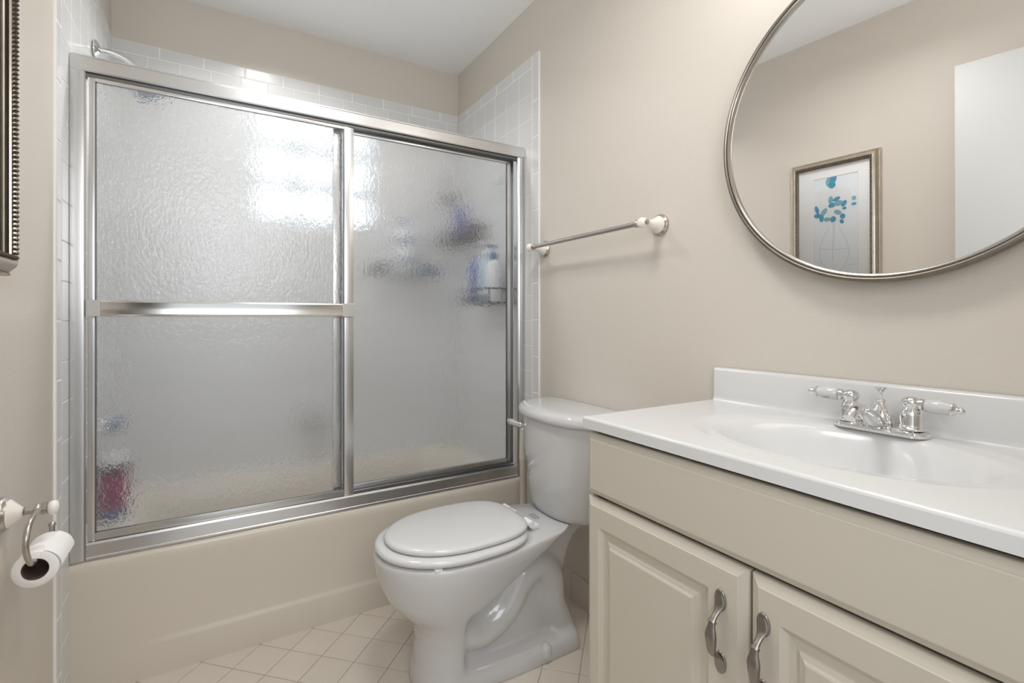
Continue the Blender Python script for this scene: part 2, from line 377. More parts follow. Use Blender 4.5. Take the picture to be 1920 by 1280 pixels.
def panel(x0, x1, yg, z0, z1, wl, wr_, wt, wb_, label, bar):
    t = thing('sliding_shower_door', ((x0 + x1) / 2, yg, z0), label, 'shower door')
    y0, y1 = yg - .008, yg + .008
    def rail(n, a, bo, c0, c1):
        m = MB().box(a, bo, y0, y1, c0, c1, .0018); build(m, n, ALU, t)
    rail('stile', x0, x0 + wl, z0, z1); rail('stile', x1 - wr_, x1, z0, z1)
    rail('rail', x0 + wl, x1 - wr_, z1 - wt, z1); rail('rail', x0 + wl, x1 - wr_, z0, z0 + wb_)
    # seam bead along the glass
    for a, bo in ((x0 + wl, x0 + wl + .003), (x1 - wr_ - .003, x1 - wr_)):
        build(MB().box(a, bo, yg - .0045, yg + .0045, z0 + wb_, z1 - wt), 'glazing_bead', ALUD, t, sm=False)
    build(MB().box(x0 + wl + .003, x1 - wr_ - .003, yg - .0025, yg + .0025, z0 + wb_, z1 - wt), 'glass_pane', RAIN, t, sm=False)
    if bar:
        za, zb = 1.0835, 1.1305; yb = 1.806
        tb = MB(); tb.rings([[(x, yb + dy, z) for dy, z in ((.004, za), (-.002, za + .001), (-.004, za + .006), (-.0035, za + .0075), (-.0035, zb - .0075), (-.004, zb - .006), (-.002, zb - .001), (.004, zb))] for x in (x0 + .035, x1 - .048)])
        tbo = build(tb, 'towel_bar', BRIGHT, t, ang=30)
        for a, bo, c in ((x0 + .006, x0 + .034, 1), (x1 - .047, x1 - .004, -1)):
            m = MB().box(a, bo, yb - .003, yb + .004, za, zb, .001); e = a if c > 0 else bo - .003
            m.box(e, e + .003, yb, y0 - .0005, za, zb); build(m, 'bar_bracket', ALU, tbo, sm=False)
    return t
panel(-.3105, .4385, 1.852, .4345, 1.781, .016, .033, .018, .023, 'outer textured glass sliding shower door on the left, crossed by a flat metal towel bar', True)
panel(.372, 1.139, 1.878, .4345, 1.774, .028, .030, .013, .027, 'inner textured glass sliding shower door on the right, behind the toilet', False)

# ------------------------------------------------------------------ things in the shower
sh = thing('shower_fixture', (-.344, 2.15, 1.98), 'chrome shower arm poking above the door header, with a blue-grey head blurred behind the glass', 'shower head')
m = MB(); m.lathe([(.031, 0), (.031, .003), (.022, .010), (.010, .016)], (XL + .0055, 2.15, 1.985), (1, 0, 0)); build(m, 'flange', CHROME, sh)
m = MB(); m.tube(curve_pts([(XL + .01, 2.15, 1.985), (-.29, 2.15, 1.984), (-.245, 2.15, 1.965), (-.215, 2.15, 1.925)]), .0095); build(m, 'arm', CHROME, sh)
m = MB(); m.lathe([(.012, 0), (.016, .02), (.034, .045), (.042, .06), (.042, .07), (.03, .072)], (-.215, 2.15, 1.93), (.35, -.1, -.9)); build(m, 'head', STEELB, sh)
sp = thing('tub_spout', (-.343, 2.19, .71), 'small chrome tap on the left shower wall, faint behind the glass', 'tap')
m = MB(); m.lathe([(.040, 0), (.040, .005), (.020, .012), (.016, .035), (.0, .036)], (XL + .0055, 2.19, .71), (1, 0, 0)); build(m, 'escutcheon', CHROME, sp)
m = MB(); m.lathe([(.018, 0), (.027, .008), (.027, .03), (.020, .042), (0, .044)], (XL + .035, 2.19, .71), (1, 0, 0)); build(m, 'knob', STEELB, sp)
sd = thing('soap_dish', (.415, YB, .61), 'pale ceramic soap dish on the back shower wall, faint through the left glass', 'soap dish')
m = MB(); m.box(.345, .485, YB - .012, YB, .56, .67, .006); m.box(.355, .475, YB - .06, YB - .010, .57, .59, .006); build(m, 'dish_body', PORC, sd)
m = MB(); m.tube([(.36, YB - .012, .625), (.365, YB - .035, .625), (.465, YB - .035, .625), (.47, YB - .012, .625)], .006); build(m, 'grip_bar', PORC, sd)

def wire_shelf(x0, x1, y0, y1, z0, z1, label, r=.0028):
    t = thing('wire_shelf', ((x0 + x1) / 2, (y0 + y1) / 2, z0), label, 'shelf')
    m = MB(); pts = [(x0, y0), (x1, y0), (x1, y1), (x0, y1), (x0, y0)]
    for z in (z0, z1):
        m.tube([(a, c, z) for a, c in pts], r * (1.3 if z == z1 else 1), 8)
    build(m, 'rim', BLACKW, t)
    m = MB(); n = 9 if (y1 - y0) > (x1 - x0) else 13
    for i in range(n):
        f = (i + .5) / n
        if (y1 - y0) > (x1 - x0): y = y0 + (y1 - y0) * f; m.tube([(x0, y, z0), (x1, y, z0)], r * .7, 6); m.tube([(x0, y - .009, z0), (x0, y - .009, (z0 * .45 + z1 * .55)), (x0, y + .009, (z0 * .45 + z1 * .55)), (x0, y + .009, z0)], r * .7, 6)
        else: x = x0 + (x1 - x0) * f; m.tube([(x, y0, z0), (x, y1, z0)], r * .7, 6); m.tube([(x, y0, z0), (x, y0, z1)], r * .7, 6)
    for y in (y0, y1): m.tube([(x0, y, z0), (x0, y, z1)], r, 6); m.tube([(x1, y, z0), (x1, y, z1)], r, 6)
    build(m, 'wire_grid', BLACKW, t)
    return t
wire_shelf(1.045, 1.166, 1.925, 2.22, 1.148, 1.212, 'lower black wire shelf on the right shower wall, holding pump bottles')
wire_shelf(1.045, 1.166, 2.17, 2.50, 1.470, 1.535, 'upper black wire shelf in the back corner of the shower, above the pump bottles')
wire_shelf(.675, 1.04, YB - .105, YB - .003, 1.300, 1.335, 'long low wire shelf on the back shower wall, blurred behind the right glass', .0013)
def bottle(x, y, z, r, h, body, cap, label, pump=False, fl=1, capmat=None, ch=.03, group=None, kind='bottle'):
    t = thing(kind, (x, y, z), label, 'bottle', group)
    R = lambda rr_, hh: [(x + rr_ * cos(2 * pi * j / 24), y + fl * rr_ * sin(2 * pi * j / 24), z + hh) for j in range(24)]
    m = MB(); m.rings([R(r * .9, 0), R(r, .006), R(r, h * .80), R(r * .93, h * .90), R(r * .55, h * .97), R(r * .40, h)]); build(m, 'bottle_body', body, t)
    m = MB(); m.lathe([(r * .48, h), (r * .5, h + ch * .8), (r * .44, h + ch), (0.001, h + ch)], (x, y, z))
    if pump:
        m.lathe([(.004, h + ch), (.004, h + ch + .025)], (x, y, z), n=10)
        m.rings([[(x + a, y + c_, z + h + ch + .025 + e) for a, c_ in ((-.035, -.008), (.014, -.011), (.014, .011), (-.035, .008))] for e in (0, .011)])
    build(m, 'pump' if pump else 'cap', capmat or cap, t); return t
bottle(1.105, 1.995, 1.1525, .034, .195, WHITEP, TEAL, 'white pump bottle with a dark blue pump on the lower shower shelf', True)
bottle(1.105, 2.075, 1.1525, .036, .225, PALEB, WHITEP, 'pale blue bottle with a clear pump, between the white and the cobalt bottles', True)
bottle(1.100, 2.165, 1.1525, .026, .20, BLUE, BLUE, 'slim cobalt blue bottle farthest back on the lower shower shelf', False, 1, ch=.028)
bottle(1.085, 2.31, 1.4745, .030, .165, BLUE, BLUE, 'cobalt blue bottle standing on the upper shower shelf', False, ch=.02)
bottle(1.115, 2.225, 1.4745, .026, .085, MAROON, BLACKW, 'short dark bottle on the upper shower shelf, in front of the cobalt one', False, ch=.015)
bottle(1.115, 2.42, 1.4745, .024, .075, GREYP, BLACKW, 'short grey tub at the back of the upper shower shelf', False, ch=.015)
t = bottle(.845, YB - .056, 1.3040, .045, .245, WHITEP, TEAL, 'large white bottle with blue cap and blue bands on the back wall shelf', False, ch=.03)
for zz, mt in ((.155, TEAL), (.05, TEAL)):
    m = MB(); m.lathe([(.0455, zz), (.0465, zz + .002), (.0465, zz + .022), (.0455, zz + .024)], (.845, YB - .056, 1.304)); build(m, 'label_band', mt, t)
bottle(.715, YB - .055, 1.304, .028, .055, GREYP, BLACKW, 'small dark jar at the left end of the back wall shelf', False, ch=.012)
bottle(.985, YB - .055, 1.304, .034, .050, TEAL, BLACKW, 'small blue-black jar at the right end of the back wall shelf', False, ch=.012)
pf = thing('shower_puff', (1.09, 2.46, 1.72), 'round grey shower puff hanging in the back corner above the upper shelf', 'shower puff')
m = MB()
for i in range(13):
    v = []
    c = (1.09, 2.45, 1.72); m.rings([[(c[0] + .040 * (1 + .14 * sin(7 * a + i)) * sin(pi * (q + .05) / 8.1) * cos(a), c[1] + .040 * (1 + .14 * cos(5 * a + 2 * i)) * sin(pi * (q + .05) / 8.1) * sin(a), c[2] + .040 * cos(pi * (q + .05) / 8.1)) for a in [2 * pi * j / 30 for j in range(30)]] for q in range(9)]); break
build(m, 'puff', GREYP, pf)
m = MB(); m.tube([(1.09, 2.45, 1.755), (1.092, 2.49, 1.80), (1.095, 2.524, 1.83)], .002, 6); m.box(1.08, 1.11, 2.521, YB, 1.815, 1.85, .003); build(m, 'hook', GREYP, pf)
hk = thing('wall_hook', (1.165, 2.07, 1.74), 'small white hook on the right shower wall, near the top of the glass', 'hook')
m = MB(); m.box(1.160, XR - .0005, 2.055, 2.085, 1.72, 1.765, .004); m.tube(curve_pts([(1.160, 2.07, 1.735), (1.145, 2.07, 1.728), (1.138, 2.07, 1.742)]), .004, 8); build(m, 'hook_body', WHITEP, hk)
bk = thing('bottle', (-.300, 2.19, .386), 'magenta jar with white lid on the tub ledge behind the left glass', 'jar')
m = MB(); m.lathe([(.036, 0), (.040, .006), (.040, .17), (.036, .18), (.001, .18)], (-.300, 2.19, .387)); build(m, 'jar_body', MAGENTA, bk)
m = MB(); m.lathe([(.0375, .185), (.0375, .215), (.035, .218), (.001, .218)], (-.300, 2.19, .387)); build(m, 'lid', WHITEP, bk)
m = MB(); m.lathe([(.0405, .15), (.041, .153), (.041, .178), (.037, .185)], (-.300, 2.19, .387)); build(m, 'shoulder_band', MAROON, bk)
m = MB(); m.lathe([(.0405, .0), (.0410, .003), (.0410, .028), (.0402, .031)], (-.300, 2.19, .387)); build(m, 'base_band', TEAL, bk)

# ------------------------------------------------------------------ toilet
YC = 1.39
toi = thing('toilet', (.78, YC, 0), 'white two-piece toilet with elongated seat, between the tub and the vanity', 'toilet')
K = [  # z, xfront, xmid, W, Wrear, xt, xb
    (.000, .500, .60, .112, .128, .80, 1.055), (.012, .498, .60, .114, .130, .80, 1.057), (.035, .500, .60, .112, .128, .80, 1.052), (.060, .506, .60, .106, .118, .80, 1.045), (.12, .512, .61, .104, .110, .80, 1.035),
    (.165, .508, .61, .110, .108, .82, 1.03), (.20, .490, .61, .124, .106, .86, 1.03), (.235, .455, .61, .143, .104, .90, 1.035), (.27, .428, .61, .160, .104, .95, 1.045),
    (.31, .408, .615, .174, .108, .99, 1.06), (.34, .399, .62, .182, .118, 1.02, 1.075), (.362, .394, .625, .1865, .128, 1.04, 1.10), (.372, .392, .63, .188, .132, 1.04, 1.115), (.392, .391, .63, .189, .134, 1.04, 1.125), (.400, .394, .63, .186, .132, 1.04, 1.123), (.4035, .402, .63, .178, .124, 1.04, 1.115)]
def sec(z):
    for a, c in zip(K[:-1], K[1:]):
        if z <= c[0]:
            t = (z - a[0]) / (c[0] - a[0]); return [p + (q - p) * t for p, q in zip(a, c)]
    return list(K[-1])
trap = curve_pts([(.60, .16), (.69, .125), (.78, .165), (.84, .245), (.905, .275), (.955, .225), (.965, .14), (1.0, .05), (1.02, 0)], 6)
def hw(x, z, s):
    z_, xf, xm, W, Wr, xt, xb = s
    if x < xm: h = W * max(0, 1 - ((xm - x) / (xm - xf)) ** 2.15) ** .5
    elif x < xt: h = Wr + (W - Wr) * (.5 + .5 * cos(pi * (x - xm) / (xt - xm)))
    else: h = Wr
    e = .05
    if x > xb - e: h *= max(0, 1 - ((x - xb + e) / e) ** 2.4) ** .42
    # recess in the side with the trapway standing out of it
    k = sstep(.045, .075, z) * (1 - sstep(.19 + .5 * max(0, x - .64), .25 + .5 * max(0, x - .64), z)) * sstep(.615, .645, x)
    rec = h * (1 - .46 * k)
    d = min(math.hypot(x - p[0], z - p[1]) for p in trap)
    if d < .075 and k > 0:
        bump = .030 + .068 * math.sqrt(max(0, 1 - (d / .052) ** 2)) if d < .052 else 0
        rec = max(rec, min(h, bump)) if bump else rec
    return rec
zs = [0, .006, .012, .024, .036] + [.045 + .0085 * i for i in range(37)] + [.362, .367, .372, .382, .392, .397, .400, .402, .4035]
m = MB(); rs = []; n = 72
for z in zs:
    s = sec(z); xf, xb = s[1], s[6]; r = []
    for j in range(n + 1):
        x = xf + (xb - xf) * (1 - cos(pi * j / n)) / 2; r.append((x, hw(x, z, s)))
    rs.append([(x, YC - h, z) for x, h in r] + [(x, YC + h, z) for x, h in r[::-1][1:-1]])
m.rings(rs); bowl = build(m, 'bowl', PORC, toi, ang=80)
sm_ = bowl.modifiers.new('smooth', 'CORRECTIVE_SMOOTH') if False else bowl.modifiers.new('smooth', 'SMOOTH'); sm_.factor = .5; sm_.iterations = 3
def egg(xf, xm, xb, W, z, ins=0, n=56, nr=3.2, nf=2.05):
    P = []
    for j in range(n):
        a = 2 * pi * j / n; c, s_ = cos(a), sin(a)
        if c < 0: x = xm - (xm - xf - ins) * abs(c) ** (2 / nf); y = (W - ins) * math.copysign(abs(s_) ** (2 / nf), s_)
        else: x = xm + (xb - xm - ins) * abs(c) ** (2 / nr); y = (W - ins) * math.copysign(abs(s_) ** (2 / nr), s_)
        P.append((x, YC + y, z))
    return P
m = MB(); a = (.394, .62, .846, .186)
m.rings([egg(*a, .4065, .012), egg(*a, .409, .004), egg(*a, .415, 0), egg(*a, .421, .001), egg(*a, .4255, .006), egg(*a, .4275, .014), egg(*a, .4275, .05)]); build(m, 'seat', SEAT, toi, ang=60)
m = MB(); a = (.420, .635, .852, .164)
m.rings([egg(*a, .4285, .010), egg(*a, .431, .002), egg(*a, .437, 0), egg(*a, .442, .003), egg(*a, .4455, .010), egg(*a, .4475, .022), egg(*a, .4485, .06)]); build(m, 'seat_lid', SEAT, toi, ang=60)
for sgn in (-1, 1):
    y = YC + sgn * .068; m = MB()
    m.tube([(.862, y - .020, .425), (.862, y + .020, .425)], .011, 16); m.box(.866, .893, y - .014, y + .014, .4035, .417, .003); m.box(.840, .862, y - .012, y + .012, .418, .434, .003)
    build(m, 'hinge', WHITEP, toi)
for yy, xx in ((YC - .118, .893), (YC + .118, .893)):
    m = MB(); m.lathe([(.020, .020), (.020, .040), (.0185, .046), (.012, .054), (.004, .058), (0.001, .0585)], (xx, yy, 0)); build(m, 'bolt_cap', PORC, toi)
m = MB(); m.box(.505, .525, YC - .165, YC - .150, .400, .4075, .002); build(m, 'bumper', WHITEP, toi)
random.seed(4); m = MB()
for r_ in range(3):
    x = .925 + r_ * .008; y = YC + .03
    while y > YC - .012: l = random.choice((.004, .008, .006)); m.box(x, x + .0035, y - l, y, .4034, .4037); y -= l + .003
build(m, 'printed_mark', TANKLBL, toi, sm=False)
def dsec(xf, xc, xb, W, z, n=2.35, N=26, rc=.02):
    P = []
    for j in range(N + 1):
        a = pi / 2 + pi * j / N; c, s_ = cos(a), sin(a)
        P.append((xc - (xc - xf) * abs(c) ** (2 / n), YC + W * math.copysign(abs(s_) ** (2 / n), s_), z))
    P += [(xb - rc, YC - W, z), (xb - rc * .3, YC - W + rc * .3, z), (xb, YC - W + rc, z), (xb, YC + W - rc, z), (xb - rc * .3, YC + W - rc * .3, z), (xb - rc, YC + W, z)]
    return P
m = MB(); XK = XR - .004
m.rings([dsec(.985, 1.10, XK - .02, .150, .4025), dsec(.972, 1.10, XK - .01, .166, .408), dsec(.965, 1.10, XK, .176, .43), dsec(.957, 1.10, XK, .192, .52), dsec(.952, 1.10, XK, .210, .62), dsec(.952, 1.10, XK, .224, .728)]); build(m, 'tank', PORC, toi, ang=50)
m = MB(); q = [(.955, .232, .7285, 0), (.943, .242, .7285, 0), (.939, .246, .732, 0), (.938, .247, .742, 0), (.941, .245, .753, 0), (.948, .239, .761, 0), (.962, .226, .7655, 0), (.99, .20, .767, 0)]
m.rings([dsec(a, 1.10, XK + .003 - (0 if i < 6 else .01 * (i - 5)), c_, e) for i, (a, c_, e, _) in enumerate(q)]); build(m, 'tank_lid', PORC, toi, ang=50)
lv = MB(); lv.lathe([(.016, 0), (.016, .006), (.010, .010), (.010, .024)], (.992, YC + .146, .684), (-1, .25, 0))
lv.tube(curve_pts([(.978, YC + .150, .684), (.966, YC + .160, .686), (.952, YC + .178, .691), (.940, YC + .196, .697)], 5), [.012] * 4 + [.0115] * 4 + [.0120] * 4 + [.0120, .0115, .0095, .005], 12)
build(lv, 'flush_lever', CHROME, toi)
m = MB(); m.tube(curve_pts([(1.120, YC + .165, .404), (1.125, YC + .19, .30), (1.15, YC + .20, .20), (1.168, YC + .20, .17)]), .006, 10); build(m, 'supply_hose', NICKEL, toi)
tb = thing('toilet_brush', (1.072, 1.683, 0), 'slim beige handle with a knobbly cream grip, standing between the toilet tank and the tub', 'toilet brush')
m = MB(); m.tube([(1.072, 1.683, .10), (1.072, 1.683, .46), (1.072, 1.683, .51)], [.0145, .0145, .0165]); build(m, 'handle', BEIGEP, tb)
m = MB(); pr = []
for i in range(41): z = .51 + i * .003; pr.append((.0165 - .0045 * (i / 40) ** 2 + (.0009 if i % 2 else 0), z))
m.lathe(pr + [(.006, .636), (.001, .637)], (1.072, 1.683, 0)); build(m, 'grip', CREAMP, tb)
m = MB(); m.lathe([(.045, 0), (.048, .01), (.040, .11), (.030, .12), (.001, .12)], (1.072, 1.683, .0)); build(m, 'canister', BEIGEP, tb)

# ------------------------------------------------------------------ vanity
VY1, VY0 = .853, .075
van = thing('vanity_cabinet', (.94, .46, 0), 'taupe painted vanity cabinet with two raised-panel doors, beside the toilet', 'cabinet')
for y_ in (VY1 - .018, VY0): build(MB().box(.730, 1.170, y_, y_ + .018, .0, .834), 'side_panel', CAB, van, sm=False)
m = MB(); m.box(.728, .746, VY0 + .018, VY1 - .018, .765, .834); m.box(.728, .746, VY0 + .018, VY1 - .018, .655, .70); m.box(.728, .746, VY0 + .018, VY1 - .018, .09, .13)
m.box(.728, .746, VY0 + .018, VY0 + .05, .13, .765); m.box(.728, .746, VY1 - .05, VY1 - .018, .13, .765); m.box(.728, .746, .45, .48, .13, .655); build(m, 'face_frame', CABIN, van, sm=False)
m = MB(); m.box(.746, 1.170, VY0 + .018, VY1 - .018, .10, .115); m.box(.79, .80, VY0 + .018, VY1 - .018, 0, .09); m.box(1.160, 1.170, VY0 + .018, VY1 - .018, .115, .70); build(m, 'carcass', CABIN, van, sm=False)
def relief(name, y0, y1, z0, z1, loops, mat=CAB, parent=van, back=.7275):
    """a front built of nested rectangles: (insets l, r, t, b, x)"""
    m = MB(); R = [[(back, y1, z0), (back, y0, z0), (back, y0, z1), (back, y1, z1)]]
    for (l, r_, t_, b_, x) in loops: R.append([(x, y1 - l, z0 + b_), (x, y0 + r_, z0 + b_), (x, y0 + r_, z1 - t_), (x, y1 - l, z1 - t_)])
    m.rings(R); return build(m, name, mat, parent, ang=12)
XF = .708
def L4(d, x): return (d, d, d, d, x)
relief('drawer_front', VY0 + .002, VY1 - .001, .6925, .8265, [L4(0, .719), L4(.001, .7168), L4(.0105, .7115), L4(.0118, .7108), L4(.0125, .7085), L4(.0145, XF)])
def door(y0, y1, sl, sr, st):
    def S(k, x, e=0): return (sl + k, sr + k, st + k, st + k, x)
    return relief('door', y0, y1, .055, .6855, [L4(0, .719), L4(.001, .7165), L4(.010, .711), L4(.0135, .7095), L4(.0150, XF), S(-.0022, XF), S(.0, .7095), S(.008, .7155), S(.018, .7170), S(.0215, .7165), S(.024, .7135), S(.030, .7115), S(.0325, .7095), S(.035, XF + .0005)])
d1 = door(.4675, .8525, .042, .070, .058); d1['label'] = 'left cabinet door'
d2 = door(.078, .4625, .050, .050, .058); d2['label'] = 'right cabinet door'
def pull(y, zt, parent):
    L = .127; m = MB(); zm = zt - L / 2
    P = [(XF - .0022, y, zt - .001), (XF - .003, y, zt - .012), (XF - .005, y, zt - .022), (XF - .012, y, zt - .031), (XF - .021, y, zt - .040), (XF - .0235, y, zt - .048), (XF - .0255, y, zm), (XF - .0235, y, zt - L + .040), (XF - .019, y, zt - L + .033), (XF - .010, y, zt - L + .027), (XF - .0045, y, zt - L + .020), (XF - .003, y, zt - L + .012), (XF - .0022, y, zt - L + .001)]
    A = [.0018, .0028, .0028, .0032, .0035, .0038, .0060, .0050, .0040, .0032, .0028, .0028, .0018]
    Bw = [.0045, .0085, .0078, .0052, .0055, .0068, .0102, .0075, .0058, .0050, .0075, .0085, .0045]
    P = curve_pts(P, 5); A = lerps(A, 5); Bw = lerps(Bw, 5)
    m.tube(P, [(a, c) for a, c in zip(A, Bw)], 16, up=(-1, 0, .01))
    for z in (zt - .041, zt - L + .037): m.tube([(XF - .0205, y, z + .0015), (XF - .0235, y, z - .0015)], [(.0055, .0073), (.0055, .0073)], 14, up=(-1, 0, .01))
    for zc in (zt - .013, zt - L + .013):
        m.rings([[(XF - h, y + (.0108 - k) * cos(2 * pi * j / 24), zc + (.0180 - k) * sin(2 * pi * j / 24)) for j in range(24)] for h, k in ((-.0003, 0), (.0015, 0), (.0028, .0012), (.0032, .003))])
    o = build(m, 'door_handle', PEWTER, parent, ang=50); o['label'] = 'pewter bow handle'
pull(.512, .6325, d1); pull(.4385, .6315, d2)

# countertop with the moulded oval basin
ct = thing('sink_countertop', (.93, .46, .836), 'white cultured marble countertop with moulded oval basin and backsplash, on the vanity cabinet', 'countertop')
cx0, cx1, cy0, cy1, cz = .7034, XR + .003, .065, .8587, .861
SX, SY = .950, .4516
def ctz(x, y):
    a = (abs((x - .945) / .178) ** 2.2 + abs((y - SY) / .262) ** 2.2)
    z = cz - .0028 * (1 - sstep(.76, 1.04, a))
    q = math.sqrt(((x - .947) / .150) ** 2 + ((y - SY) / .226) ** 2)
    if q < 1.08:
        k = max(0, 1.08 - q) / 1.08
        z -= .112 * (1 - (1 - min(1, k * 1.0)) ** 2.4) * sstep(-.05, .40, k)
    e = .005
    dd = min(x - cx0, cy1 - y, y - cy0)
    if dd < e: z -= e - math.sqrt(max(0, e * e - (e - dd) ** 2))
    return z
gx = [cx0, cx0 + .0008, cx0 + .002, cx0 + .0035] + [cx0 + .005 + i * (1.168 - cx0 - .005) / 110 for i in range(111)]
gy = [cy0, cy0 + .0008, cy0 + .002, cy0 + .0035] + [cy0 + .005 + i * (cy1 - cy0 - .01) / 180 for i in range(181)] + [cy1 - .0035, cy1 - .002, cy1 - .0008, cy1]
m = MB(); nx, ny = len(gx), len(gy)
m.add([(x, y, ctz(x, y)) for x in gx for y in gy], [(i * ny + j, (i + 1) * ny + j, (i + 1) * ny + j + 1, i * ny + j + 1) for i in range(nx - 1) for j in range(ny - 1)])
m.add([(cx0, y, z) for y in gy for z in (.8365, .856)], [(2 * j, 2 * j + 1, 2 * j + 3, 2 * j + 2) for j in range(ny - 1)])
m.add([(x, cy1, z) for x in gx for z in (.8365, .856)], [(2 * j, 2 * j + 1, 2 * j + 3, 2 * j + 2) for j in range(nx - 1)])
m.add([(x, cy0, z) for x in gx for z in (.8365, .856)], [(2 * j, 2 * j + 1, 2 * j + 3, 2 * j + 2) for j in range(nx - 1)])
m.add([(cx0, cy0, .8365), (.745, cy0, .8365), (.745, cy1, .8365), (cx0, cy1, .8365)], [(0, 1, 2, 3)])
build(m, 'counter_slab', MARBLE, ct, ang=55)
m = MB(); pb = [(XR + .003, .858), (1.150, .858), (1.1535, .8615), (1.1555, .866), (1.1560, .872), (1.1565, .938), (1.1585, .9435), (1.163, .946), (XR + .003, .946)]
m.rings([[(x, y, z) for x, z in pb] for y in (cy0, cy1 - .002)]); build(m, 'backsplash', MARBLE, ct, ang=50)
m = MB(); m.lathe([(.021, -.0), (.023, .002), (.021, .004), (.012, .0035), (.001, .0035)], (.947, SY, ctz(.947, SY) + .0005)); build(m, 'drain', CHROME, ct)

# faucet
fa = thing('faucet', (1.113, SY, .858), 'chrome two-handle faucet with white porcelain levers behind the basin', 'faucet')
FX = 1.112; FZ = .8600
def stad(hl, w_, z, n=14):
    return [(FX + w_ * cos(a), SY + hl * sg + w_ * sin(a), z) for sg, a0 in ((1, 0), (-1, pi)) for a in [a0 + pi * j / n for j in range(n + 1)]]
m = MB(); m.rings([stad(.053, .0270, FZ), stad(.053, .0275, FZ + .005), stad(.053, .0255, FZ + .0085), stad(.052, .0220, FZ + .010), stad(.050, .019, FZ + .012), stad(.050, .016, FZ + .0125)]); build(m, 'base_plate', CHROME, fa, ang=35)
for sg in (-1, 1):
    y = SY + sg * .051; m = MB()
    m.lathe([(.0215, .012), (.0215, .016), (.0185, .018), (.0175, .022), (.0180, .038), (.0175, .043), (.0135, .050), (.0118, .053), (.0140, .057), (.0155, .062), (.0150, .067), (.0100, .072), (.001, .0735)], (FX, y, FZ)); vb = build(m, 'valve_body', CHROME, fa, ang=50)
    hz = FZ + .0615; dz = -.05 if sg < 0 else .02
    A = Vector((-.06 if sg < 0 else -.12, sg, dz)); o = Vector((FX, y, hz))
    m = MB(); m.lathe([(.005, .006), (.0060, .012), (.0112, .015), (.0112, .020), (.008, .0215)], o, A); build(m, 'handle_ferrule', CHROME, fa, ang=50); m = MB(); m.lathe([(.009, .0595), (.0118, .061), (.0115, .0635), (.0060, .067), (.0052, .069), (.0066, .072), (.0062, .075), (.0035, .0785), (.001, .079)], o, A); build(m, 'handle_finial', CHROME, fa, ang=50)
    m = MB(); m.lathe([(.0085, .0215), (.0118, .0235), (.0130, .031), (.0133, .042), (.0118, .053), (.0095, .0600)], o, A); hn = build(m, 'lever', PORCW if False else PORC, fa, ang=60); hn['label'] = 'white porcelain lever'
    if sg > 0:   # HOT printed on the lever facing the room
        fc = bpy.data.curves.new('lever_letters', 'FONT'); fc.body = 'HOT'; fc.size = .008; fc.extrude = .0002; fc.align_x = 'CENTER'; fc.align_y = 'CENTER'
        fc.materials.append(RUBBER); tmp = bpy.data.objects.new('letters', fc); col.objects.link(tmp); bpy.context.view_layer.update()
        me_ = bpy.data.meshes.new_from_object(tmp.evaluated_get(bpy.context.evaluated_depsgraph_get())); bpy.data.objects.remove(tmp)
        fo = bpy.data.objects.new('lever_letters', me_); col.objects.link(fo); fo.parent = fa
        c_ = o + A.normalized() * .040 + Vector((-.0113, 0, -.0066)) - ORG[fa]; fo.location = c_
        fo.rotation_euler = Matrix(((0, .55, -.83), (-1, 0, 0), (0, .83, .55))).to_euler()
m = MB(); m.lathe([(.0215, .010), (.0225, .014), (.0225, .022), (.020, .032), (.013, .044), (.0075, .052), (.0065, .055), (.0078, .058), (.0078, .060), (.006, .0615), (.001, .0618)], (FX + .006, SY, FZ)); build(m, 'spout_body', CHROME, fa, ang=50)
P = curve_pts([(FX - .005, SY, FZ + .016), (FX - .026, SY, FZ + .024), (FX - .052, SY, FZ + .040), (FX - .080, SY, FZ + .050), (FX - .105, SY, FZ + .046), (FX - .118, SY, FZ + .036)], 6)
Rr = lerps([.015, .0165, .0145, .0125, .0112, .0100], 6)
m = MB(); m.tube(P, [(a * .85, a) for a in Rr], 18, up=(0, 0, 1)); build(m, 'spout', CHROME, fa, ang=50)
m = MB(); m.lathe([(.0022, .060), (.0022, .074), (.0045, .076), (.0060, .079), (.0100, .0825), (.0102, .0840), (.001, .0846)], (FX + .006, SY, FZ)); build(m, 'lift_rod', CHROME, fa, ang=50)

# ------------------------------------------------------------------ round mirror, leaning a little off the wall
MC = Vector((1.1325, .453, 1.4995)); ph, ps = .047, .003
NRM = Vector((-cos(ph) * cos(ps), -sin(ph) * cos(ps), -sin(ps))).normalized()
mi = thing('round_mirror', MC, 'large round mirror in a thin antique silver frame on the right wall above the faucet', 'mirror')
RM = .3485
m = MB(); Uv = Vector((0, 0, 1)); Uv = (Uv - NRM * Uv.dot(NRM)).normalized(); Vv = NRM.cross(Uv); NN = 128
def ring(r_, h): return [MC + NRM * h + (Uv * cos(2 * pi * j / NN) + Vv * sin(2 * pi * j / NN)) * r_ for j in range(NN)]
def ringset(pr, nm, mt):
    m = MB(); m.rings([ring(a, h) for a, h in pr] + [ring(*pr[0])], cap0=False, cap1=False); return build(m, nm, mt, mi, ang=40)
ringset([(RM, -.020), (RM, -.003), (RM - .002, .000), (RM - .006, .001), (RM - .0085, -.001), (RM - .0085, -.020)], 'outer_frame', GOLD if False else pmat('antique_silver', (.26, .23, .195), .34, 1, var=.3, vscale=25))
ringset([(RM - .0085, -.020), (RM - .0085, -.0035), (RM - .0110, -.0035), (RM - .0110, -.020)], 'dark_groove', DARKRING)
ringset([(RM - .0110, -.020), (RM - .0110, -.0015), (RM - .0135, -.001), (RM - .0165, -.006), (RM - .0175, -.010), (RM - .0175, -.020)], 'inner_lip', NICKEL)
m = MB(); m.rings([ring(RM - .0170, -.020), ring(RM - .0170, -.0100)]); g_ = build(m, 'mirror_glass', MIRR, mi, ang=20)

